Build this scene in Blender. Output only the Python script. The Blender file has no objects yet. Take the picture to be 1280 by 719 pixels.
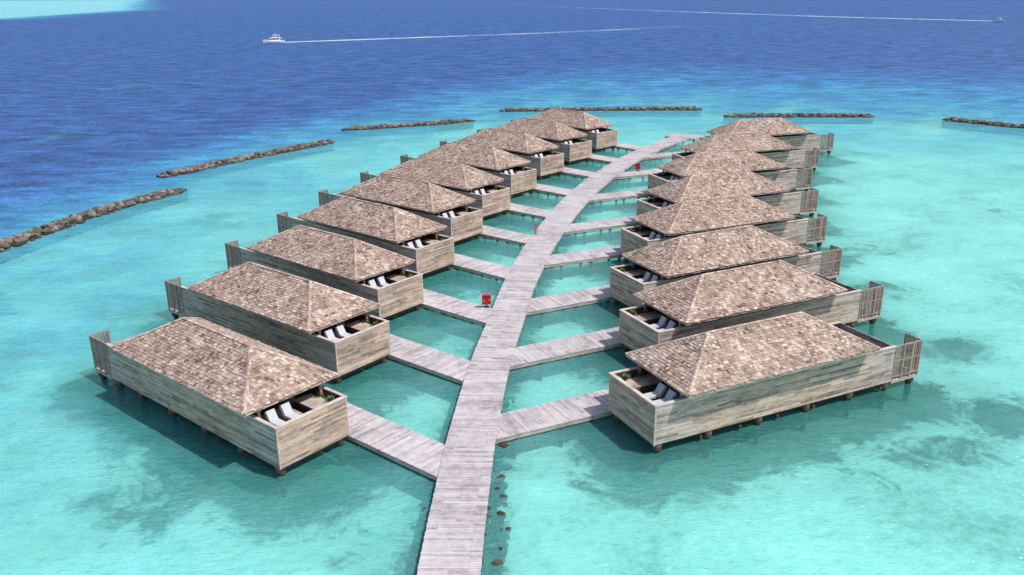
import bpy, math, random
import numpy as np
from mathutils import Vector, Matrix, noise as mn
random.seed(7); np.random.seed(7)
SC=bpy.context.scene
COL=SC.collection
WZ=0.75           # water level
SEAB=-.85

# ------------------------------------------------------------------ helpers
class NB:
    def __init__(s,name):
        s.m=bpy.data.materials.new(name); s.m.use_nodes=True; s.t=s.m.node_tree
        for n in list(s.t.nodes): s.t.nodes.remove(n)
        s.out=s.n('ShaderNodeOutputMaterial')
    def n(s,ty,**k):
        nd=s.t.nodes.new(ty)
        for a,b in k.items(): setattr(nd,a,b)
        return nd
    def l(s,a,b): s.t.links.new(a,b)
    def val(s,sock,v):
        if isinstance(v,bpy.types.NodeSocket): s.l(v,sock)
        else: sock.default_value=v
    def math(s,op,a,b=0.0,clamp=False):
        nd=s.n('ShaderNodeMath',operation=op); nd.use_clamp=clamp
        s.val(nd.inputs[0],a); s.val(nd.inputs[1],b); return nd.outputs[0]
    def mix(s,f,a,b,mode='MIX'):
        nd=s.n('ShaderNodeMix',data_type='RGBA',blend_type=mode)
        s.val(nd.inputs[0],f)
        s.val(nd.inputs[6],a if isinstance(a,bpy.types.NodeSocket) else (*a,1))
        s.val(nd.inputs[7],b if isinstance(b,bpy.types.NodeSocket) else (*b,1))
        return nd.outputs[2]
    def pos(s): return s.n('ShaderNodeNewGeometry').outputs['Position']
    def obj(s): return s.n('ShaderNodeTexCoord').outputs['Object']
    def map(s,v,scale=(1,1,1),rot=(0,0,0)):
        nd=s.n('ShaderNodeMapping'); s.l(v,nd.inputs[0]); nd.inputs['Scale'].default_value=scale; nd.inputs['Rotation'].default_value=rot
        return nd.outputs[0]
    def noise(s,v,scale,detail=3,rough=.55,dist=0):
        nd=s.n('ShaderNodeTexNoise'); s.l(v,nd.inputs['Vector']); nd.inputs['Scale'].default_value=scale
        nd.inputs['Detail'].default_value=detail; nd.inputs['Roughness'].default_value=rough; nd.inputs['Distortion'].default_value=dist
        return nd.outputs[0]
    def ramp(s,f,stops):
        nd=s.n('ShaderNodeValToRGB'); s.val(nd.inputs[0],f); e=nd.color_ramp.elements
        while len(e)<len(stops): e.new(.5)
        for i,(p,c) in enumerate(stops):
            e[i].position=p; e[i].color=(*c,1) if not isinstance(c,(int,float)) else (c,c,c,1)
        return nd.outputs[0]
    def attr(s,name):
        return s.n('ShaderNodeAttribute',attribute_name=name)
    def bsdf(s,col,rough=.8,spec=.3,normal=None):
        nd=s.n('ShaderNodeBsdfPrincipled')
        s.val(nd.inputs['Base Color'],col if isinstance(col,bpy.types.NodeSocket) else (*col,1))
        s.val(nd.inputs['Roughness'],rough); nd.inputs['Specular IOR Level'].default_value=spec
        if normal: s.l(normal,nd.inputs['Normal'])
        return nd.outputs[0]
    def bump(s,h,strength=.3,dist=.05):
        nd=s.n('ShaderNodeBump'); s.l(h,nd.inputs['Height']); nd.inputs['Strength'].default_value=strength; nd.inputs['Distance'].default_value=dist
        return nd.outputs[0]
    def fin(s,sh): s.l(sh,s.out.inputs[0]); return s.m

class MB:
    """mesh builder with per-face colour attribute (r=random, g=tint)"""
    def __init__(s): s.v=[];s.f=[];s.mi=[];s.c=[]
    def poly(s,pts,mi=0,c=(0.5,0)):
        i=len(s.v); s.v+=[tuple(p) for p in pts]; s.f.append(tuple(range(i,i+len(pts)))); s.mi.append(mi); s.c.append(c)
    def hexa(s,p,mi=0,c=(.5,0)):
        i=len(s.v); s.v+=[tuple(q) for q in p]
        for f in ((0,3,2,1),(4,5,6,7),(0,1,5,4),(1,2,6,5),(2,3,7,6),(3,0,4,7)):
            s.f.append(tuple(i+k for k in f)); s.mi.append(mi); s.c.append(c)
    def box(s,x0,x1,y0,y1,z0,z1,mi=0,c=(.5,0)):
        s.hexa([(x0,y0,z0),(x1,y0,z0),(x1,y1,z0),(x0,y1,z0),(x0,y0,z1),(x1,y0,z1),(x1,y1,z1),(x0,y1,z1)],mi,c)
    def beam(s,a,b,w,z0,z1,mi=0,c=(.5,0)):
        a=Vector(a[:2]);b=Vector(b[:2]);d=(b-a).normalized();n=Vector((-d.y,d.x))*w/2
        q=[a-n,b-n,b+n,a+n]
        s.hexa([(*p,z0) for p in q]+[(*p,z1) for p in q],mi,c)
    def cyl(s,x,y,z0,z1,r,seg=10,mi=0,c=(.5,0),r1=None):
        r1=r if r1 is None else r1
        i=len(s.v)
        for k in range(seg):
            a=2*math.pi*k/seg; s.v.append((x+r*math.cos(a),y+r*math.sin(a),z0)); s.v.append((x+r1*math.cos(a),y+r1*math.sin(a),z1))
        for k in range(seg):
            a=i+2*k;b=i+2*((k+1)%seg)
            s.f.append((a,b,b+1,a+1)); s.mi.append(mi); s.c.append(c)
        s.f.append(tuple(i+2*k+1 for k in range(seg))); s.mi.append(mi); s.c.append(c)
    def mesh(s,name,mats,flipy=False):
        v=s.v; f=s.f
        if flipy:
            v=[(a,-b,c) for a,b,c in v]; f=[tuple(reversed(q)) for q in f]
        me=bpy.data.meshes.new(name); me.from_pydata(v,[],f)
        for m in mats: me.materials.append(m)
        me.polygons.foreach_set('material_index',s.mi)
        at=me.attributes.new('col','FLOAT_COLOR','FACE')
        arr=np.zeros((len(f),4),dtype=np.float32); arr[:,:2]=np.array([q[:2] for q in s.c]); arr[:,3]=1
        at.data.foreach_set('color',arr.ravel())
        me.update(); return me
def link(name,data,parent=None,loc=(0,0,0),rot=(0,0,0)):
    o=bpy.data.objects.new(name,data); COL.objects.link(o); o.location=loc; o.rotation_euler=rot
    if parent: o.parent=parent
    return o

# ------------------------------------------------------------------ materials
def wood_mat(name,dark,light,tan,stain=.35):
    b=NB(name); a=b.attr('col'); sep=b.n('ShaderNodeSeparateColor'); b.l(a.outputs['Color'],sep.inputs[0])
    P=b.obj(); W=b.pos()
    g=b.noise(b.map(P,(1.2,1.2,14)),1.0,3,.6)
    big=b.noise(b.map(W,(1,1,2)),.8,3,.65)
    f=b.math('ADD',b.math('MULTIPLY',sep.outputs[0],.62),b.math('MULTIPLY',b.math('SUBTRACT',g,.5),1.1))
    f=b.math('ADD',f,b.math('MULTIPLY',b.math('SUBTRACT',big,.45),stain*2.0),True)
    c=b.ramp(f,[(0,dark),(.6,light),(1,tuple(min(1,x*1.25) for x in light))])
    tn=b.math('MULTIPLY',sep.outputs[1],b.ramp(big,[(.35,.3),(.6,1.0)]),True)
    c=b.mix(tn,c,b.mix(1.0,c,tan,'MULTIPLY'))
    return b.fin(b.bsdf(c,.85,.2))
M_wall=wood_mat('weathered_cladding',(.17,.135,.12),(.57,.47,.42),(1.2,1.0,.78))
M_lat=wood_mat('lattice_wood',(.14,.10,.085),(.36,.27,.225),(1,.9,.8))
M_darkwood=wood_mat('dark_wood',(.035,.024,.018),(.10,.07,.05),(1,.9,.8))
def deck_mat():
    b=NB('weathered_deck'); a=b.attr('col'); sep=b.n('ShaderNodeSeparateColor'); b.l(a.outputs['Color'],sep.inputs[0])
    W=b.pos(); g=b.noise(W,6,3,.7); big=b.noise(W,.35,3,.6); fine=b.noise(W,1.7,3,.65)
    f=b.math('ADD',b.math('MULTIPLY',sep.outputs[0],.6),b.math('MULTIPLY',b.math('SUBTRACT',g,.5),.5))
    f=b.math('ADD',f,b.math('MULTIPLY',b.math('SUBTRACT',big,.48),.9))
    f=b.math('ADD',f,b.math('MULTIPLY',b.math('SUBTRACT',fine,.48),.8),True)
    c=b.ramp(f,[(0,(.28,.25,.25)),(.45,(.51,.465,.47)),(1,(.68,.63,.635))])
    return b.fin(b.bsdf(c,.8,.25))
M_deck=deck_mat()
def shingle_mat():
    b=NB('cedar_shingles'); a=b.attr('col'); sep=b.n('ShaderNodeSeparateColor'); b.l(a.outputs['Color'],sep.inputs[0])
    W=b.pos(); big=b.noise(W,.6,3,.65); g=b.noise(W,9,3,.6)
    f=b.math('ADD',sep.outputs[0],b.math('MULTIPLY',b.math('SUBTRACT',big,.5),.9))
    f=b.math('ADD',f,b.math('MULTIPLY',b.math('SUBTRACT',g,.5),.7),True)
    c=b.ramp(f,[(0,(.13,.086,.066)),(.35,(.275,.195,.155)),(.7,(.43,.325,.268)),(1,(.63,.52,.445))])
    return b.fin(b.bsdf(c,.85,.2))
M_sh=shingle_mat()
def simple(name,col,rough=.7,var=.25,scale=3,spec=.3):
    b=NB(name); n=b.noise(b.pos(),scale,3,.6)
    c=b.mix(n,tuple(x*(1-var) for x in col),tuple(min(1,x*(1+var)) for x in col))
    return b.fin(b.bsdf(c,rough,spec))
def pile_mat():
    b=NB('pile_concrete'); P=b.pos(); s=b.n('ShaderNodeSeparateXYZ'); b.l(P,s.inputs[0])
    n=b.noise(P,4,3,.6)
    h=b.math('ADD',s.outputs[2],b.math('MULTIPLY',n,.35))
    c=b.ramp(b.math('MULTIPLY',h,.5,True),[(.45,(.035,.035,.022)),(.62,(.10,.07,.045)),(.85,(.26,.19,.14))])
    return b.fin(b.bsdf(c,.8,.3))
M_pile=pile_mat()
M_glass=simple('window_glass',(.02,.03,.035),.08,.1,1,.6)
M_white=simple('pale_cushion',(.50,.52,.55),.6,.08)
M_leaf=simple('leaf_green',(.10,.17,.04),.6,.5,6)
M_red=simple('red_paint',(.62,.03,.04),.45,.12)
M_boatw=simple('boat_white',(.82,.83,.84),.3,.03,1,.5)
M_boatd=simple('boat_window',(.02,.025,.035),.15,.1,1,.6)
M_rope=simple('ring_white',(.8,.78,.74),.6,.05)

def rock_mat():
    b=NB('breakwater_rock'); P=b.pos(); a=b.attr('col'); sep=b.n('ShaderNodeSeparateColor'); b.l(a.outputs['Color'],sep.inputs[0])
    s=b.n('ShaderNodeSeparateXYZ'); b.l(P,s.inputs[0]); n=b.noise(P,2.5,4,.65)
    f=b.math('ADD',b.math('MULTIPLY',sep.outputs[0],.6),b.math('MULTIPLY',n,.5),True)
    c=b.ramp(f,[(0.1,(.05,.042,.035)),(.5,(.135,.115,.095)),(.9,(.28,.245,.21))])
    wet=b.ramp(b.math('SUBTRACT',s.outputs[2],WZ),[(.1,.35),(.45,1.0)])
    c=b.mix(1.0,c,wet,'MULTIPLY')
    return b.fin(b.bsdf(c,.9,.2,b.bump(n,.6,.08)))
M_rock=rock_mat()

# ------------------------------------------------------------------ layout numbers (metres)
L,W_,ZB,ZT=24.3,5.58,1.5,4.41
R0,R1,V0,V1,ZE,ZR,SH=1.81,18.72,-.93,6.52,5.14,7.38,4.24
LW=[(-14.79,47.01,140.4),(-13.72,60.54,141.0),(-12.20,72.75,140.2),(-10.02,85.13,139.6),(-7.18,97.50,140.7),
    (-3.81,109.48,139.8),(0.0,122.2,137.8),(4.75,135.0,135.5),(10.25,146.92,133.1),(16.06,158.89,131.0)]
RW=[(9.27,49.44,25.3),(11.55,61.89,25.4),(12.07,73.42,25.5),(14.64,87.43,22.8),(18.38,101.10,23.0),
    (21.93,116.85,19.5),(28.18,132.48,19.0),(35.90,148.48,17.3)]
CL=[(-4.4,-60),(-4.2,-20),(-3.9,5),(-3.6,25),(-3.46,36.7),(-3.12,45.8),(-2.75,52.5),(-1.85,63.0),(-.6,72.7),(1.0,84.2),(3.9,99),(9.0,118.5),(14.7,135),(21.2,150),(28.0,162.5),(34.2,171.8)]
BWs=[[(-69,58),(-66,84),(-62.5,99.9),(-58.2,116.1),(-51.3,131.3)],[(-58.7,140.7),(-48.7,157.1),(-36.1,174.8)],
     [(-37.1,189.4),(-21.5,195.3),(-8.6,201.7)],[(-2.6,218),(22.7,217.5),(48.4,216.9)],[(50.8,203.9),(68,203),(85.5,201.4)],
     [(98.8,195.2),(109.8,182.6),(125,168),(140,150)]]

def catmull(P,step):
    pts=[]
    Q=[Vector(p) for p in P]; Q=[2*Q[0]-Q[1]]+Q+[2*Q[-1]-Q[-2]]
    for i in range(1,len(Q)-2):
        for k in range(40):
            t=k/40; a,b,c,d=Q[i-1:i+3]
            pts.append(.5*((2*b)+(-a+c)*t+(2*a-5*b+4*c-d)*t*t+(-a+3*b-3*c+d)*t**3))
    pts.append(Q[-2])
    out=[pts[0]]; nxt=step; s=0
    for i in range(1,len(pts)):
        seg=pts[i]-pts[i-1]; ln=seg.length
        if ln==0: continue
        while nxt<=s+ln: out.append(pts[i-1]+seg*((nxt-s)/ln)); nxt+=step
        s+=ln
    return out
cl=catmull(CL,.2)

# ------------------------------------------------------------------ roof
def build_roof(seed):
    rnd=random.Random(seed); m=MB()
    vm=(V0+V1)/2
    A=Vector((R0,V0,ZE));B=Vector((R1,V0,ZE));C=Vector((R1,V1,ZE));D=Vector((R0,V1,ZE))
    E=Vector((R0+SH,vm,ZR));F=Vector((R1-SH,vm,ZR))
    for p0,p1,t0,t1 in ((A,B,E,F),(B,C,F,F),(C,D,F,E),(D,A,E,E)):
        e=(p1-p0); Le=e.length; e.normalize()
        up=(t0-p0)-(t0-p0).dot(e)*e; S=up.length; up.normalize(); n=e.cross(up); 
        l_in=(t0-p0).dot(e)/S; r_in=(Le-(t1-p0).dot(e))/S
        off=n*-.03
        pts=[p0+off,p1+off,t1+off]+([t0+off] if t0!=t1 else [])
        m.poly(pts,1,(.3,0))
        nC=int(S/.24); ex=S/nC
        for k in range(nC):
            tb=k*ex-.05; tt=min((k+1)*ex+.04,S)
            x=l_in*max(tb,0)-rnd.random()*.1; xr=Le-r_in*max(tb,0)
            while x<xr:
                w=rnd.uniform(.14,.36); x2=x+w-.012
                def cl_(xx,t): return min(max(xx,l_in*max(t,0)),Le-r_in*max(t,0))
                jb=rnd.uniform(-.045,.045); lift=rnd.uniform(.03,.08)
                b0=cl_(x,tb);b1=cl_(x2,tb);c0=cl_(x,tt);c1=cl_(x2,tt)
                if b1-b0>.03:
                    bb=tb+jb
                    q=[p0+e*b0+up*bb+n*(lift-.03),p0+e*b1+up*bb+n*(lift-.03),p0+e*c1+up*tt-n*.01,p0+e*c0+up*tt-n*.01,
                       p0+e*b0+up*bb+n*lift,p0+e*b1+up*bb+n*lift,p0+e*c1+up*tt+n*.012,p0+e*c0+up*tt+n*.012]
                    r=rnd.gauss(.58,.17)
                    if rnd.random()<.08: r-=.3
                    m.hexa(q,0,(min(max(r,0),1),0))
                x+=w
    for a,b in ((A,E),(D,E),(B,F),(C,F),(E,F)):
        d=(b-a); n=int(d.length/.3); d.normalize(); side=d.cross(Vector((0,0,1))).normalized(); up=side.cross(d)
        for k in range(n):
            c=a+d*(k*.3); c2=c+d*.38
            for sgn in (1,-1):
                r=min(max(rnd.gauss(.70,.15),0),1)
                w=side*sgn*.14; dn=-up*.06
                q=[c+up*.075,c+w+up*.075+dn,c2+w+up*.05+dn,c2+up*.05]
                q2=[p+up*.03 for p in q]
                m.hexa(q+q2,0,(r,0))
    for a,b in ((A,B),(B,C),(C,D),(D,A)):
        d=(b-a).normalized(); nn=Vector((-d.y,d.x,0))*.05
        m.hexa([a+nn*.2+Vector((0,0,-.2)),b+nn*.2+Vector((0,0,-.2)),b+nn*1.5+Vector((0,0,-.2)),a+nn*1.5+Vector((0,0,-.2)),
                a+nn*.2+Vector((0,0,-.02)),b+nn*.2+Vector((0,0,-.02)),b+nn*1.5+Vector((0,0,-.02)),a+nn*1.5+Vector((0,0,-.02))],2,(.6,.5))
    m.box(R0+.08,R1-.08,V0+.08,V1-.08,ZE-.17,ZE-.14,1,(.4,0))
    return m
# ------------------------------------------------------------------ villa body
LAT0=21.55
def clad(m,ax,fixed,a0,a1,z0,z1,th,rnd,tanrange=None,mi=0):
    n=int(round((z1-z0)/.17)); h=(z1-z0)/n
    for k in range(n):
        x=a0
        while x<a1-.01:
            x2=min(x+rnd.uniform(1.6,4.2),a1)
            if a1-x2<.5: x2=a1
            r=min(max(rnd.gauss(.6,.24),0),1)
            mid=(x+x2)/2; t=0
            if tanrange: t=max(0,min(1,(mid-tanrange[0])/3,(tanrange[1]-mid)/3))*rnd.uniform(.5,1)
            j=rnd.uniform(0,.012)
            if ax=='x': m.box(x,x2-.012,fixed-j,fixed+th,z0+k*h,z0+(k+1)*h-.018,mi,(r,t))
            else: m.box(fixed-j,fixed+th,x,x2-.012,z0+k*h,z0+(k+1)*h-.018,mi,(r,t))
            x=x2
def lounger(m,x,y,z):
    """sun lounger, head towards +x, back rest raised"""
    m.box(x,x+1.25,y,y+.7,z+.26,z+.32,0,(.4,.3))
    m.box(x+.02,x+1.22,y+.03,y+.67,z+.325,z+.42,5)
    m.hexa([(x+1.25,y,z+.30),(x+1.33,y,z+.26),(x+1.33,y+.7,z+.26),(x+1.25,y+.7,z+.30),
            (x+1.62,y,z+.98),(x+1.70,y,z+.94),(x+1.70,y+.7,z+.94),(x+1.62,y+.7,z+.98)],0,(.4,.3))
    m.hexa([(x+1.16,y+.03,z+.425),(x+1.245,y+.03,z+.36),(x+1.245,y+.67,z+.36),(x+1.16,y+.67,z+.425),
            (x+1.52,y+.03,z+1.03),(x+1.615,y+.03,z+.99),(x+1.615,y+.67,z+.99),(x+1.52,y+.67,z+1.03)],5)
    for dx in (.06,1.15):
        for dy in (.02,.62): m.box(x+dx,x+dx+.06,y+dy,y+dy+.06,z,z+.26,0,(.3,.3))
def build_body(seed):
    rnd=random.Random(seed); m=MB()
    # mats: 0 wall,1 dark,2 lattice,3 deck,4 glass,5 white
    clad(m,'x',0,0,LAT0,ZB,ZT-.09,.06,rnd,(R0,R1+2))
    clad(m,'y',-.065,.0,W_,ZB,ZT-.09,.06,rnd,(-2,W_+2.5))
    clad(m,'x',W_+.02,0,7.0,ZB,ZT-.09,.06,rnd,None)
    clad(m,'x',W_+.02,8.4,LAT0,ZB,ZT-.09,.06,rnd,None)
    clad(m,'y',LAT0,.2,W_,ZB,ZT-.09,.06,rnd,None)
    m.box(.0,LAT0,.065,.14,ZB+.02,ZT-.1,1,(.7,0)); m.box(0.0,.07,.145,W_-.06,ZB+.02,ZT-.1,1,(.7,0))
    m.box(.075,7,W_-.06,W_+.015,ZB+.02,ZT-.1,1,(.7,0)); m.box(8.4,LAT0,W_-.06,W_+.015,ZB+.02,ZT-.1,1,(.7,0))
    m.box(-.12,LAT0+.02,-.05,.20,ZT-.085,ZT,0,(.95,0)); m.box(-.12,.16,.205,W_-.12,ZT-.085,ZT-.003,0,(.9,0))
    m.box(-.12,7,W_-.115,W_+.12,ZT-.085,ZT,0,(.95,0)); m.box(8.4,LAT0,W_-.115,W_+.12,ZT-.085,ZT,0,(.9,0))
    for x,y in ((-.085,-.03),(-.085,W_-.06)): m.box(x,x+.12,y,y+.13,ZB-.03,ZT-.09,0,(.75,.2))
    for y in (.25,W_/2,W_-.4): m.box(.1,L-.1,y,y+.18,ZB-.28,ZB-.02,1,(.9,0))
    for k in range(8): x=.4+k*3.35; m.box(x,x+.2,.02,W_-.05,ZB-.50,ZB-.285,1,(.8,0))
    y=.15
    while y<W_-.1:
        m.box(.08,LAT0-.05,y,y+.17,ZB,ZB+.05,3,(rnd.random(),0)); y+=.185
    u0,u1=3.9,17.6; a,b=.75,W_-.35
    m.box(u0,u1,a,a+.12,ZB+.06,ZE-.18,1,(.8,0)); m.box(u0,u1,b-.12,b,ZB+.06,ZE-.18,1,(.8,0))
    m.box(u0+.003,u0+.12,a+.125,b-.125,ZB+.06,ZE-.18,1,(.6,0)); m.box(u1-.12,u1-.003,a+.125,b-.125,ZB+.06,ZE-.18,4)
    m.box(u0-.03,u0-.002,1.3,2.9,ZB+.1,ZB+2.5,4); m.box(u0-.03,u0-.002,3.4,4.3,ZB+.1,ZB+2.4,0,(.4,.6))
    k=u0+.6
    while k<u1-1.5: m.box(k,k+1.5,a-.025,a-.003,ZT-.6,ZE-.25,4); k+=1.9
    for x in (R0+.35,R0+5.5,R1-5.5,R1-.4):
        for yy in (.3,W_-.35): m.box(x,x+.16,yy,yy+.16,ZB+.05,ZE-.18,0,(.35,.6))
    # raised entrance terrace with two loungers
    zt=ZT-.85
    m.box(.2,3.5,.3,3.25,zt-.12,zt-.06,1,(.8,0))
    y=.3
    while y<3.2: m.box(.2,3.5,y,y+.15,zt-.055,zt,3,(rnd.random()*.6,0)); y+=.165
    lounger(m,.45,.7,zt); lounger(m,.45,1.85,zt)
    m.box(.5,3.0,3.7,5.0,ZB+.9,ZT-.55,1,(.9,0)); m.box(.45,3.05,3.65,5.05,ZT-.545,ZT-.48,0,(.5,.3))
    y=.1
    while y<W_-.05: m.box(LAT0+.07,L,y,y+.17,ZB-.02,ZB+.04,3,(rnd.random(),0)); y+=.185
    m.box(LAT0+.03,L+.03,0.0,.09,ZB-.2,ZB+.05,0,(.6,0)); m.box(L+.035,L+.1,0,W_,ZB-.2,ZB+.05,0,(.6,0))
    lz0,lz1=ZB+.30,ZT-.02
    def lattice(ax,fx,a0,a1,npan):
        def bx(p0,p1,q0,q1,z0,z1,c):
            if ax=='x': m.box(p0,p1,fx+q0,fx+q1,z0,z1,2,c)
            else: m.box(fx+q0,fx+q1,p0,p1,z0,z1,2,c)
        pw=(a1-a0)/npan
        for i in range(npan+1):
            x=a0+i*pw; bx(x-.06,x+.06,-.03,.09,ZB+.05,lz1,(.9,.2))
        for z in (lz0,lz1-.1,(lz0+lz1)/2): bx(a0+.06,a1-.06,-.02,.08,z,z+.1,(.9,.2))
        x=a0+.15
        while x<a1-.1: bx(x,x+.09,-.012,.012,lz0+.1,lz1-.1,(rnd.random(),0)); x+=.19
        z=lz0+.2
        while z<lz1-.12: bx(a0+.06,a1-.06,.016,.04,z,z+.09,(rnd.random(),0)); z+=.21
    lattice('x',0,LAT0+.1,L,3)
    lattice('y',L,.15,1.5,1)
    for k in range(5): m.box(L+.12+k*.28,L+.42+k*.28,3.2,4.6,ZB-.05-k*.19,ZB-k*.19,3,(rnd.random(),0))
    for yy in (3.15,4.6):
        m.hexa([(L+.1,yy,ZB-.25),(L+1.5,yy,ZB-1.25),(L+1.5,yy+.05,ZB-1.25),(L+.1,yy+.05,ZB-.25),(L+.1,yy,ZB),(L+1.5,yy,ZB-.95),(L+1.5,yy+.05,ZB-.95),(L+.1,yy+.05,ZB)],0,(.4,0))
    return m
def build_piles():
    m=MB()
    for x in (.45,4.6,9.0,13.4,17.6,21.2,23.9):
        for y in (.35,W_-.4):
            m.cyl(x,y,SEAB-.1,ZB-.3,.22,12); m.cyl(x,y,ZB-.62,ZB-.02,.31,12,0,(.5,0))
    return m
def build_plants(seed):
    rnd=random.Random(seed); m=MB()
    for cx,cy,n,r in ((.9,5.1,70,.5),(2.2,5.15,60,.45),(.55,3.45,30,.35)):
        for _ in range(n):
            a=rnd.uniform(0,6.28); el=rnd.uniform(.2,1.4); ln=rnd.uniform(.5,1)*r*1.6
            d=Vector((math.cos(a)*math.cos(el),math.sin(a)*math.cos(el),math.sin(el)))
            s=Vector((-math.sin(a),math.cos(a),0))*.05; o=Vector((cx,cy,ZT-.65))
            mid=o+d*ln*.6; tip=o+d*ln-Vector((0,0,.12))
            m.poly([o-s*.4,o+s*.4,mid+s,mid-s],0,(rnd.random(),0)); m.poly([mid-s,mid+s,tip],0,(rnd.random(),0))
        m.cyl(cx,cy,ZB+.05,ZT-.64,.22,10,1,(.5,0),.28)
    return m
WM=[M_wall,M_darkwood,M_lat,M_deck,M_glass,M_white]
meshes={}
for sg in (1,-1):
    for vr in range(3):
        meshes[sg,vr]=(build_roof(10+vr+sg).mesh('roof_mesh',[M_sh,M_darkwood,M_wall],sg<0),
                       build_body(30+vr+sg).mesh('body_mesh',WM,sg<0),
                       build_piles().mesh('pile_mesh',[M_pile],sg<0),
                       build_plants(50+vr).mesh('plant_mesh',[M_leaf,M_darkwood],sg<0))
footprints=[]
for sg,lst in ((-1,LW),(1,RW)):
    for i,(x,y,a) in enumerate(lst):
        e=bpy.data.objects.new('overwater_villa',None); COL.objects.link(e)
        e.empty_display_size=1
        e.location=(x,y,0); e.rotation_euler=(0,0,math.radians(a))
        ro,bo,pi,pl=meshes[sg,i%3]
        link('shingle_roof',ro,e); link('timber_walls',bo,e); link('piles',pi,e); link('courtyard_plants',pl,e)
        a=math.radians(a); cu=Vector((math.cos(a),math.sin(a))); cv=Vector((-math.sin(a),math.cos(a)))*sg
        footprints.append((Vector((x,y)),cu,cv))

# ------------------------------------------------------------------ main boardwalk
ZD=1.30
def WHf(y): return 1.66+.24*min(1,max(0,(y-75)/45))
def deck_board(m,c,d,n,half,bw,zt,rnd,th=.05):
    cuts=[-half+rnd.uniform(-.02,.02),rnd.choice([-.62,0,.62])*half,half+rnd.uniform(-.02,.02)]
    for a,b in ((cuts[0],cuts[1]-.006),(cuts[1]+.006,cuts[2])):
        q=[c-d*bw/2+n*a,c+d*bw/2+n*a,c+d*bw/2+n*b,c-d*bw/2+n*b]
        z=zt+rnd.uniform(-.006,.004)
        r=min(max(rnd.gauss(.55,.2),0),1)
        m.hexa([(*p,z-th) for p in q]+[(*p,z) for p in q],0,(r,0))
rnd=random.Random(3)
m=MB()
N=len(cl)
for i in range(N-1):
    c=cl[i]; d=(cl[min(i+1,N-1)]-cl[max(i-1,0)]).normalized(); n=Vector((-d.y,d.x))
    deck_board(m,c,d,n,WHf(c.y),.182,ZD,rnd)
for i in range(0,N-11,10):
    c0,c1=cl[i],cl[i+10]; d=(cl[min(i+11,N-1)]-cl[max(i-1,0)]).normalized(); n=Vector((-d.y,d.x)); WH=WHf(c0.y)
    for s in (-1,1):
        m.beam(c0+n*s*(WH-.10),c1+n*s*(WH-.10),.12,ZD-.36,ZD-.06,1,(rnd.random()*.5+.3,0))
        m.beam(c0+n*s*.8,c1+n*s*.8,.14,ZD-.34,ZD-.06,2,(.6,0))
for i in range(5,N-3,20):
    c=cl[i]; d=(cl[i+1]-cl[i-1]).normalized(); n=Vector((-d.y,d.x)); WH=WHf(c.y)
    m.beam(c-n*(WH-.1),c+n*(WH-.1),.22,ZD-.62,ZD-.365,2,(.7,0))
    for s in (-1,1):
        p=c+n*s*(WH-.45); m.cyl(p.x,p.y,SEAB-.1,ZD-.6,.17,10,3)
c=cl[-1]; d=(cl[-1]-cl[-4]).normalized(); n=Vector((-d.y,d.x))
for k in range(22): deck_board(m,c+d*(.1+k*.2),d,n,3.3,.182,ZD,rnd)
for s in (-1,1):
    m.beam(c+n*s*3.2,c+d*4.4+n*s*3.2,.12,ZD-.36,ZD-.06,1)
    for k in (.5,4): p=c+d*k+n*s*2.8; m.cyl(p.x,p.y,SEAB,ZD-.3,.17,10,3)
link('boardwalk',m.mesh('boardwalk_mesh',[M_deck,M_wall,M_darkwood,M_pile]))

# ------------------------------------------------------------------ side jetties
CLn=np.array([(p.x,p.y) for p in cl])
for fi,(o,cu,cv) in enumerate(footprints):
    m=MB(); rnd=random.Random(100+fi)
    v0,v1=W_+.25,W_+3.45; vc=(v0+v1)/2
    u=8.5
    while u>-45:
        p=o+cu*u+cv*vc
        dd=np.hypot(CLn[:,0]-p.x,CLn[:,1]-p.y).min()
        if dd<.9: break
        deck_board(m,p,cu,cv,(v1-v0)/2,.182,ZD-.065,rnd)
        u-=.2
    for v in (v0+.08,v1-.08): m.beam(o+cu*8.5+cv*v,o+cu*(u-.3)+cv*v,.11,ZD-.42,ZD-.13,1,(.55,0))
    m.beam(o+cu*8.5+cv*vc,o+cu*u+cv*vc,.14,ZD-.40,ZD-.13,2,(.5,0))
    k=7.5
    while k>u+1.5:
        m.beam(o+cu*k+cv*(v0+.1),o+cu*k+cv*(v1-.1),.2,ZD-.62,ZD-.425,2,(.7,0))
        for v in (v0+.4,v1-.4):
            p=o+cu*k+cv*v; m.cyl(p.x,p.y,SEAB-.1,ZD-.6,.16,10,3)
        k-=3.7
    link('side_jetty',m.mesh('side_jetty_mesh',[M_deck,M_wall,M_darkwood,M_pile]))

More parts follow.
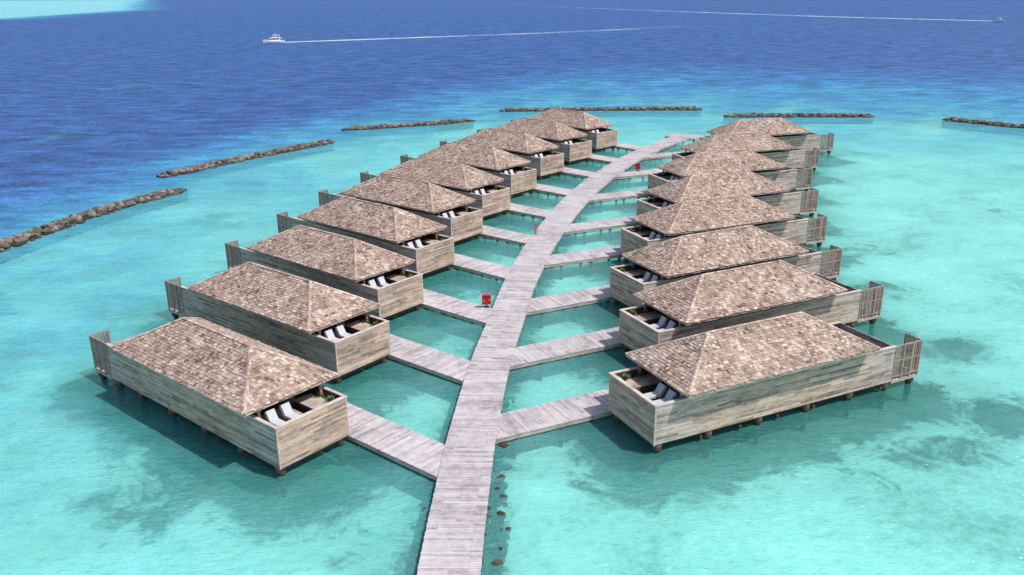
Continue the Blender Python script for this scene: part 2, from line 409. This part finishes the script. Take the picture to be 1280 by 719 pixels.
# ------------------------------------------------------------------ small things on the boardwalk
def torus(m,c,R,r,mi_f,seg=20,ts=8):
    i=len(m.v)
    for a in range(seg):
        A=2*math.pi*a/seg
        for b in range(ts):
            B=2*math.pi*b/ts; rr=R+r*math.cos(B)
            m.v.append((c[0]+rr*math.cos(A),c[1]+r*math.sin(B),c[2]+rr*math.sin(A)))
    for a in range(seg):
        for b in range(ts):
            m.f.append((i+a*ts+b,i+a*ts+(b+1)%ts,i+((a+1)%seg)*ts+(b+1)%ts,i+((a+1)%seg)*ts+b)); m.mi.append(mi_f(a)); m.c.append((.5,0))
def life_station(x,y,rz):
    m=MB(); z=0
    m.box(-.06,.06,.05,.15,z,z+1.35,1,(.3,.5))
    m.box(-.42,.42,-.02,.045,z+.3,z+1.25,0)
    m.box(-.42,-.37,-.16,-.021,z+.3,z+1.25,0); m.box(.37,.42,-.16,-.021,z+.3,z+1.25,0)
    m.box(-.46,.46,-.2,.12,z+1.255,z+1.31,0)
    torus(m,(0,-.09,z+.78),.25,.055,lambda a:2 if a%10==0 else 0)
    m.box(-.25,.25,-.1,.3,z+.005,z+.065,1,(.4,.3))
    link('lifebuoy_station',m.mesh('lifebuoy_station_mesh',[M_red,M_darkwood,M_rope]),loc=(x,y,ZD-.07),rot=(0,0,rz))
life_station(-2.45,76.2,.1); life_station(21.0,139.3,-.3)
def post(x,y):
    m=MB()
    m.box(-.1,.1,-.1,.1,ZD,ZD+1.25,0,(.6,.6)); m.box(-.13,.13,-.13,.13,ZD+1.255,ZD+1.31,0,(.3,.3)); m.box(-.14,.14,-.14,.14,ZD+.001,ZD+.05,0,(.2,.2))
    m.box(-.3,.3,-.135,-.105,ZD+.75,ZD+1.1,0,(.8,.8))
    link('wooden_signpost',m.mesh('wooden_signpost_mesh',[M_lat]),loc=(x,y,0),rot=(0,0,.1))
post(3.0,101.5)

# ------------------------------------------------------------------ breakwaters
import bmesh
def ico(sub):
    bm=bmesh.new(); bmesh.ops.create_icosphere(bm,subdivisions=sub,radius=1); v=[x.co.copy() for x in bm.verts]; f=[tuple(q.index for q in g.verts) for g in bm.faces]; bm.free(); return v,f
IV,IF=ico(2)
def rock(m,rnd,ctr,r):
    sx,sy,sz=rnd.uniform(.8,1.3),rnd.uniform(.8,1.3),rnd.uniform(.6,.9); R=Matrix.Rotation(rnd.uniform(0,6.3),3,'Z')@Matrix.Rotation(rnd.uniform(-.5,.5),3,'X')
    sd=Vector((rnd.random()*99,rnd.random()*99,0)); base=len(m.v)
    for v in IV:
        q=v*(1+.35*mn.noise(v*1.3+sd)); q=Vector((round(q.x*2.2)/2.2*.35+q.x*.65,q.y,q.z))
        q=R@Vector((q.x*sx,q.y*sy,q.z*sz))*r; m.v.append(tuple(ctr+q))
    rc=rnd.random()
    for f in IF: m.f.append(tuple(base+t for t in f)); m.mi.append(0); m.c.append((rc,0))
for bi,pl in enumerate(BWs):
    rnd=random.Random(200+bi); m=MB()
    pts=catmull(pl,.45)
    for i in range(1,len(pts)-1):
        c=pts[i]; d=(pts[i+1]-pts[i-1]).normalized(); n=Vector((-d.y,d.x))
        endf=min(1,(i+1)/5,(len(pts)-i)/5)
        hump=1+.25*mn.noise(Vector((c.x*.3,c.y*.3,bi)))
        for k in range(5):
            off=rnd.uniform(-1.55,1.55)*endf; hz=(1.0-(abs(off)/1.75)**1.4)*.85*hump*endf
            r=rnd.uniform(.26,.55); ctr=Vector((c.x,c.y,0))+Vector((n.x,n.y,0))*off+Vector((rnd.uniform(-.3,.3),rnd.uniform(-.3,.3),WZ-.15+hz-r*.45))
            rock(m,rnd,ctr,r)
    for i in range(0,len(pts)-4,4):
        a,b=pts[i],pts[i+4]; m.beam(a,b,2.0,SEAB,WZ+.25,0,(.1,0))
    link('rock_breakwater',m.mesh('rock_breakwater_mesh',[M_rock]))
rnd=random.Random(77); m=MB()
for _ in range(340):
    y=rnd.uniform(24,47) if rnd.random()<.85 else rnd.uniform(47,58); side=rnd.choice([1,1,1,-1])
    xc=np.interp(y,[p[1] for p in CL],[p[0] for p in CL])
    x=xc+rnd.uniform(1.3,2.7+.8*mn.noise(Vector((y*.4,0,0)))) if side>0 else xc-rnd.uniform(1.3,2.2)
    r=rnd.uniform(.12,.36); rock(m,rnd,Vector((x,y,rnd.uniform(.1,.78)-r*.35)),r)
link('coral_rubble',m.mesh('coral_rubble_mesh',[M_rock]))

# ------------------------------------------------------------------ water + seabed grids
def axis(lo,hi,f0,f1,step,g):
    a=list(np.arange(f0,f1,step)); s=step; x=f0; left=[]
    while x>lo: s*=g; x-=s; left.append(x)
    s=step; x=a[-1]; right=[]
    while x<hi: s*=g; x+=s; right.append(x)
    return np.array(left[::-1]+a+right)
def sdist(X,Y,poly,closed=True):
    d=np.full(X.shape,1e9); ins=np.zeros(X.shape,bool); n=len(poly)
    for i in range(n if closed else n-1):
        x0,y0=poly[i];x1,y1=poly[(i+1)%n]; dx,dy=x1-x0,y1-y0
        t=np.clip(((X-x0)*dx+(Y-y0)*dy)/(dx*dx+dy*dy),0,1)
        d=np.minimum(d,np.hypot(X-x0-t*dx,Y-y0-t*dy))
        if closed:
            c=((y0>Y)!=(y1>Y)); xi=x0+(Y-y0)*dx/(dy if dy else 1e-9); ins^=(c&(X<xi))
    return d,ins
def sstep(x): x=np.clip(x,0,1); return x*x*(3-2*x)
lagoon=[(-110,-900),(-76,20),(-69,58),(-62.5,99.9),(-58.2,116),(-52,135),(-48.7,157),(-37,178),(-22,195),(-8,203),(5,217),(48,217),(62,206),(86,202),(100,196),(112,183),(150,160),(230,110),(420,-40),(600,-900)]
reef=[(-600,1080),(-2500,700),(-4500,2500),(-4500,5500),(-1500,3700),(-900,2200),(-650,1600)]
# weed beds seen in the lagoon: x, y, radius x, radius y, strength
beds=[(37,57,6,5,.85),(30,52,6,3,.65),(38,70,6,4,.8),(40,86,5,4,.55),(42,100,6,4,.5),(-56,82,7,6,.6),(-22,47,8,5,.6),(-9,41,3,5,.45),(-46,70,5,4,.3),(22,48,6,2.5,.5),(-40,118,9,6,.3),(70,120,14,8,.3)]
def grid(name,z,xs,ys,mat):
    X,Y=np.meshgrid(xs,ys); X=X.ravel();Y=Y.ravel(); nx,ny=len(xs),len(ys)
    co=np.stack([X,Y,np.full(X.shape,z)],1)
    me=bpy.data.meshes.new(name+'_mesh')
    idx=np.arange(nx*ny).reshape(ny,nx)
    fc=np.stack([idx[:-1,:-1],idx[:-1,1:],idx[1:,1:],idx[1:,:-1]],-1).reshape(-1,4)
    me.vertices.add(len(co)); me.vertices.foreach_set('co',co.ravel())
    me.loops.add(fc.size); me.loops.foreach_set('vertex_index',fc.ravel().astype(np.int32))
    me.polygons.add(len(fc)); me.polygons.foreach_set('loop_start',np.arange(0,fc.size,4,dtype=np.int32))
    me.update(calc_edges=True)
    d,ins=sdist(X,Y,lagoon)
    wd=30+ (170-30)*sstep((X+75)/120)
    dep=np.where(ins,.27*sstep(1-d/85),.29+.13*sstep(d/6)+.58*sstep(d/wd))
    d2,in2=sdist(X,Y,reef)
    rf=np.where(in2,sstep(.35+d2/160),.35*sstep(1-d2/160)*.9)
    co_=np.zeros(X.shape)
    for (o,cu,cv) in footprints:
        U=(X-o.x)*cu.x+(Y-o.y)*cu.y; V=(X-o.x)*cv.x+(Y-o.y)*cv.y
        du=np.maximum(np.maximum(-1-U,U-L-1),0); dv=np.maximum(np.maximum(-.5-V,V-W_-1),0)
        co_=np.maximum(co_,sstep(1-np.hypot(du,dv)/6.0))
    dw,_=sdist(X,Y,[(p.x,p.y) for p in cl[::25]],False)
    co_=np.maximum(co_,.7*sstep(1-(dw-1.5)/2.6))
    for (bx,by,rx,ry,st) in beds:
        co_=np.maximum(co_,st*sstep(1.25-np.hypot((X-bx)/rx,(Y-by)/ry)))
    for nm,arr in (('depth',dep),('reef',rf),('coral',co_)):
        at=me.attributes.new(nm,'FLOAT','POINT'); at.data.foreach_set('value',arr.astype(np.float32))
    me.materials.append(mat)
    return link(name,me)
def water_mat():
    b=NB('sea_water'); P=b.pos()
    dep=b.attr('depth').outputs['Fac']; rf=b.attr('reef').outputs['Fac']; co=b.attr('coral').outputs['Fac']
    n1=b.noise(P,.045,5,.70,.5)
    amp=b.ramp(dep,[(0,.35),(.2,.6),(.4,1.4),(.7,1.2),(1,.4)])
    d=b.math('ADD',dep,b.math('MULTIPLY',b.math('SUBTRACT',n1,.51),amp),True)
    c=b.ramp(d,[(0,(.245,.73,.705)),(.2,(.135,.56,.65)),(.40,(.06,.31,.49)),(.64,(.042,.175,.39)),(1,(.040,.105,.30))])
    c=b.mix(b.ramp(rf,[(.22,0.),(.6,1.)]),c,b.ramp(rf,[(.3,(.06,.38,.55)),(.75,(.22,.54,.60))]))
    # weed-green water where coral grows round the piles
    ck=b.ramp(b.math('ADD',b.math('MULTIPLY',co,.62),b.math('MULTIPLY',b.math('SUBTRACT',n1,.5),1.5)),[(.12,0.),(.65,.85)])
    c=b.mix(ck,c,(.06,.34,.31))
    # waves
    w1=b.noise(b.map(P,(.8,1.35,1),(0,0,.3)),1.3,3,.7)
    w0=b.noise(b.map(P,(.7,1.7,1),(0,0,.1)),.14,4,.78)
    h=b.math('ADD',b.math('MULTIPLY',w1,.25),b.math('MULTIPLY',w0,b.math('MULTIPLY',dep,2.6)))
    bp=b.bump(h,1.0,1.0)
    wv=b.math('ADD',b.math('MULTIPLY',w1,.35),b.math('MULTIPLY',w0,.65))
    k=b.ramp(wv,[(.38,.5),(.5,1.0),(.63,1.75)])
    c=b.mix(b.ramp(dep,[(.0,.20),(.3,.4),(.7,1.)]),c,b.mix(1.0,c,k,'MULTIPLY'))
    tint=b.n('ShaderNodeBsdfTransparent'); tint.inputs[0].default_value=(.60,.96,.955,1)
    dif=b.n('ShaderNodeBsdfDiffuse'); b.l(c,dif.inputs[0]); b.l(bp,dif.inputs['Normal'])
    cl_=b.ramp(b.math('ADD',d,rf),[(.0,.72),(.22,.48),(.42,.10),(.6,0)])
    mx=b.n('ShaderNodeMixShader'); b.l(cl_,mx.inputs[0]); b.l(dif.outputs[0],mx.inputs[1]); b.l(tint.outputs[0],mx.inputs[2])
    gl=b.n('ShaderNodeBsdfGlossy'); gl.inputs['Roughness'].default_value=.12; b.l(bp,gl.inputs['Normal']); gl.inputs[0].default_value=(1,1,1,1)
    fr=b.n('ShaderNodeFresnel'); fr.inputs[0].default_value=1.33; b.l(bp,fr.inputs['Normal'])
    ff=b.math('MINIMUM',b.math('MULTIPLY',fr.outputs[0],.7),.24)
    m2=b.n('ShaderNodeMixShader'); b.l(ff,m2.inputs[0]); b.l(mx.outputs[0],m2.inputs[1]); b.l(gl.outputs[0],m2.inputs[2])
    return b.fin(m2.outputs[0])
def seabed_mat():
    b=NB('sand_seabed'); P=b.pos(); co=b.attr('coral').outputs['Fac']
    n1=b.noise(P,.08,4,.72,.5); n3=b.noise(P,1.3,3,.65)
    c=b.ramp(b.math('ADD',b.math('MULTIPLY',n1,.7),b.math('MULTIPLY',n3,.3)),[(.34,(.28,.36,.30)),(.46,(.62,.66,.58)),(.64,(.88,.86,.80))])
    n4=b.noise(P,.24,4,.74,.7)
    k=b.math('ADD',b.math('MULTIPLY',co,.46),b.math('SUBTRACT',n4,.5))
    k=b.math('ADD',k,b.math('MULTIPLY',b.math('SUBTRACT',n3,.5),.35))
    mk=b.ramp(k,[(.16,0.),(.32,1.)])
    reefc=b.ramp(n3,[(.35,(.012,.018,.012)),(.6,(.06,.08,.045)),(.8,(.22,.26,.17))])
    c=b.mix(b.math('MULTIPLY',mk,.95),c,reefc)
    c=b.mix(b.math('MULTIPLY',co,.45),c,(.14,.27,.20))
    return b.fin(b.bsdf(c,.95,.1))
xs=axis(-14000,14000,-130,190,3,1.10); ys=axis(-400,30000,20,420,3,1.06)
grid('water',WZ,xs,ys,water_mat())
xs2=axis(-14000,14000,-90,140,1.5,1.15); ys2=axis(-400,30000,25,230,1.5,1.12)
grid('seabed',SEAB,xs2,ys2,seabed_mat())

# ------------------------------------------------------------------ boats and wakes
def loft(m,secs,mi=0):
    i=len(m.v); k=len(secs[0])
    for s in secs: m.v+= [tuple(p) for p in s]
    for a in range(len(secs)-1):
        for b in range(k-1):
            q=i+a*k+b; m.f.append((q,q+1,q+k+1,q+k)); m.mi.append(mi); m.c.append((.5,0))
    m.f.append(tuple(range(i,i+k))); m.mi.append(mi); m.c.append((.5,0))
    for a in range(len(secs)-1):
        q=i+a*k; m.f.append((q,q+k,q+2*k-1,q+k-1)); m.mi.append(mi); m.c.append((.5,0))
def hull(m,Ln,Bm,fb,mi=0):
    secs=[]
    for t in np.linspace(0,1,12):
        x=-Ln/2+Ln*t; w=Bm/2*(1-max(0,(t-.45)/.55)**2.2)*(.92+.08*min(1,t*4)); w=max(w,.03)
        h=fb*(1+.55*t**2)
        bw=w*(.82-.45*t)
        secs.append([(x,w,h),(x-.02*t,w*.97,h*.55),(x-.35*t*t,bw,.0),(x-.4*t*t,0,-.4),(x-.35*t*t,-bw,.0),(x-.02*t,-w*.97,h*.55),(x,-w,h)])
    loft(m,secs,mi)
def tier(m,x0,x1,w,z0,z1,rake,mi,wi=None):
    m.hexa([(x0,-w,z0),(x1,-w*.85,z0),(x1,w*.85,z0),(x0,w,z0),(x0+.1,-w*.92,z1),(x1-rake,-w*.75,z1),(x1-rake,w*.75,z1),(x0+.1,w*.92,z1)],mi)
    if wi is not None:
        za=z0+(z1-z0)*.38; zb=z0+(z1-z0)*.78
        m.hexa([(x0+.5,-w*1.005,za),(x1-rake*.38+.04,-w*.86,za),(x1-rake*.38+.04,w*.86,za),(x0+.5,w*1.005,za),
                (x0+.55,-w*.975,zb),(x1-rake*.78+.04,-w*.82,zb),(x1-rake*.78+.04,w*.82,zb),(x0+.55,w*.975,zb)],wi)
def yacht(name,x,y,hd,Ln):
    m=MB(); hull(m,Ln,Ln*.30,Ln*.11)
    z=Ln*.115
    tier(m,-Ln*.30,Ln*.26,Ln*.12,z,z+Ln*.12,Ln*.10,0,1)
    m.box(-Ln*.40,Ln*.14,-Ln*.125,Ln*.125,z+Ln*.122,z+Ln*.135,0)
    tier(m,-Ln*.16,Ln*.10,Ln*.085,z+Ln*.137,z+Ln*.20,Ln*.06,0,1)
    m.box(-Ln*.30,Ln*.04,-Ln*.10,Ln*.10,z+Ln*.245,z+Ln*.256,0)
    for xx in (-.28,-.02):
        for s in (-1,1): m.box(Ln*xx,Ln*xx+.1,s*Ln*.085-.05,s*Ln*.085+.05,z+Ln*.136,z+Ln*.244,0)
    m.cyl(-Ln*.12,0,z+Ln*.257,z+Ln*.36,.07,8,0,(.5,0),.04); m.cyl(-Ln*.05,0,z+Ln*.257,z+Ln*.29,.3,10,0)
    for k in range(7):
        xx=Ln*(.18+.045*k); 
        for s in (-1,1): m.cyl(xx,s*Ln*.13*(1-((.045*k+.18)/.5)**2.6),Ln*.12+.1*k*.3,Ln*.12+.75+.1*k*.3,.03,6,0)
    link(name,m.mesh(name+'_mesh',[M_boatw,M_boatd]),loc=(x,y,WZ-.05),rot=(0,0,hd))
def speedboat(name,x,y,hd,Ln):
    m=MB(); hull(m,Ln,Ln*.30,Ln*.10)
    z=Ln*.11
    tier(m,-Ln*.1,Ln*.2,Ln*.11,z,z+Ln*.12,Ln*.12,0,1)
    m.box(-Ln*.28,Ln*.08,-Ln*.12,Ln*.12,z+Ln*.20,z+Ln*.215,0)
    for xx in (-.26,.04):
        for s in (-1,1): m.box(Ln*xx,Ln*xx+.07,s*Ln*.1-.035,s*Ln*.1+.035,z,z+Ln*.199,0)
    for s in (-1,1): m.box(-Ln*.55,-Ln*.5,s*.4-.2,s*.4+.2,0,1.2,1)
    link(name,m.mesh(name+'_mesh',[M_boatw,M_boatd]),loc=(x,y,WZ-.05),rot=(0,0,hd))
hd1=math.atan2(-90,-168)
yacht('motor_yacht',-140,526,hd1,12.5)
speedboat('speedboat',396,719,math.atan2(-185,104),9)
def wake_mat():
    b=NB('foam'); P=b.pos(); a=b.attr('foam').outputs['Fac']
    n=b.noise(P,.25,4,.75); n2=b.noise(P,.03,3,.6)
    f=b.math('ADD',a,b.math('MULTIPLY',b.math('SUBTRACT',n,.5),1.3)); f=b.math('ADD',f,b.math('MULTIPLY',b.math('SUBTRACT',n2,.5),.8))
    al=b.math('MULTIPLY',b.ramp(f,[(.25,0.),(.85,1.)]),.75)
    tr=b.n('ShaderNodeBsdfTransparent'); mx=b.n('ShaderNodeMixShader'); b.l(al,mx.inputs[0]); b.l(tr.outputs[0],mx.inputs[1]); b.l(b.bsdf((.62,.72,.84),.9,.1),mx.inputs[2])
    return b.fin(mx.outputs[0])
M_foam=wake_mat()
def wake(pts,w0,w1,f0,f1,pw=1.0):
    P=catmull(pts,4.0); n=len(P); v=[];f=[];at=[]
    prof=[(-1,0),(-.8,.5),(-.45,.25),(0,.35),(.45,.25),(.8,.5),(1,0)]
    for i,p in enumerate(P):
        d=(P[min(i+1,n-1)]-P[max(i-1,0)]).normalized(); nn=Vector((-d.y,d.x)); t=i/(n-1); w=w0+(w1-w0)*t**.6
        for s,a in prof:
            q=p+nn*s*w/2; v.append((q.x,q.y,WZ+.02+ (.25*(1-t) if abs(s)==.8 else .1*(1-t) if abs(s)<.8 else 0)))
            at.append((f0+(f1-f0)*t**pw)*(1 if a else 0)*(.7+.6*a))
    k=len(prof)
    for i in range(n-1):
        for j in range(k-1): q=i*k+j; f.append((q,q+1,q+k+1,q+k))
    me=bpy.data.meshes.new('boat_wake_mesh'); me.from_pydata(v,[],f); A=me.attributes.new('foam','FLOAT','POINT'); A.data.foreach_set('value',np.array(at,dtype=np.float32))
    me.materials.append(M_foam); link('boat_wake',me)
wake([(-135,529),(-60,566),(28,612),(90,655),(146,700)],5,19,1.1,.28,.6)
wake([(394,723),(345,800),(292,904),(190,1150),(54,1526)],7,32,.9,.25,.6)

# ------------------------------------------------------------------ light
sun_el=math.radians(60); az=math.atan2(-.35,.8)
sd=bpy.data.lights.new('sun','SUN'); sd.energy=3.9; sd.angle=math.radians(1.0); sd.color=(1,.955,.90)
so=link('sun',sd)
to=Vector((math.cos(az)*math.cos(sun_el),math.sin(az)*math.cos(sun_el),math.sin(sun_el)))
so.rotation_euler=to.to_track_quat('Z','Y').to_euler(); so.location=(0,0,80)
w=bpy.data.worlds.new('World'); SC.world=w; w.use_nodes=True; nt=w.node_tree
sk=nt.nodes.new('ShaderNodeTexSky'); sk.sky_type='NISHITA'; sk.sun_disc=False; sk.sun_elevation=sun_el; sk.sun_rotation=math.pi/2-az
sk.air_density=1.0; sk.dust_density=2.0
bg=nt.nodes['Background']; nt.links.new(sk.outputs[0],bg.inputs[0]); bg.inputs[1].default_value=.15
# ------------------------------------------------------------------ camera
cam=bpy.data.cameras.new('camera'); cam.sensor_width=36; cam.lens=1064.4/1280*36; cam.clip_start=.5; cam.clip_end=60000
co=bpy.data.objects.new('camera',cam); COL.objects.link(co)
co.matrix_world=Matrix.Translation((0,0,30))@Matrix.Rotation(math.radians(90-19.36),4,'X')@Matrix.Rotation(math.radians(-.62),4,'Z')
SC.camera=co
SC.view_settings.view_transform='Standard'; SC.view_settings.look='None'; SC.view_settings.exposure=0
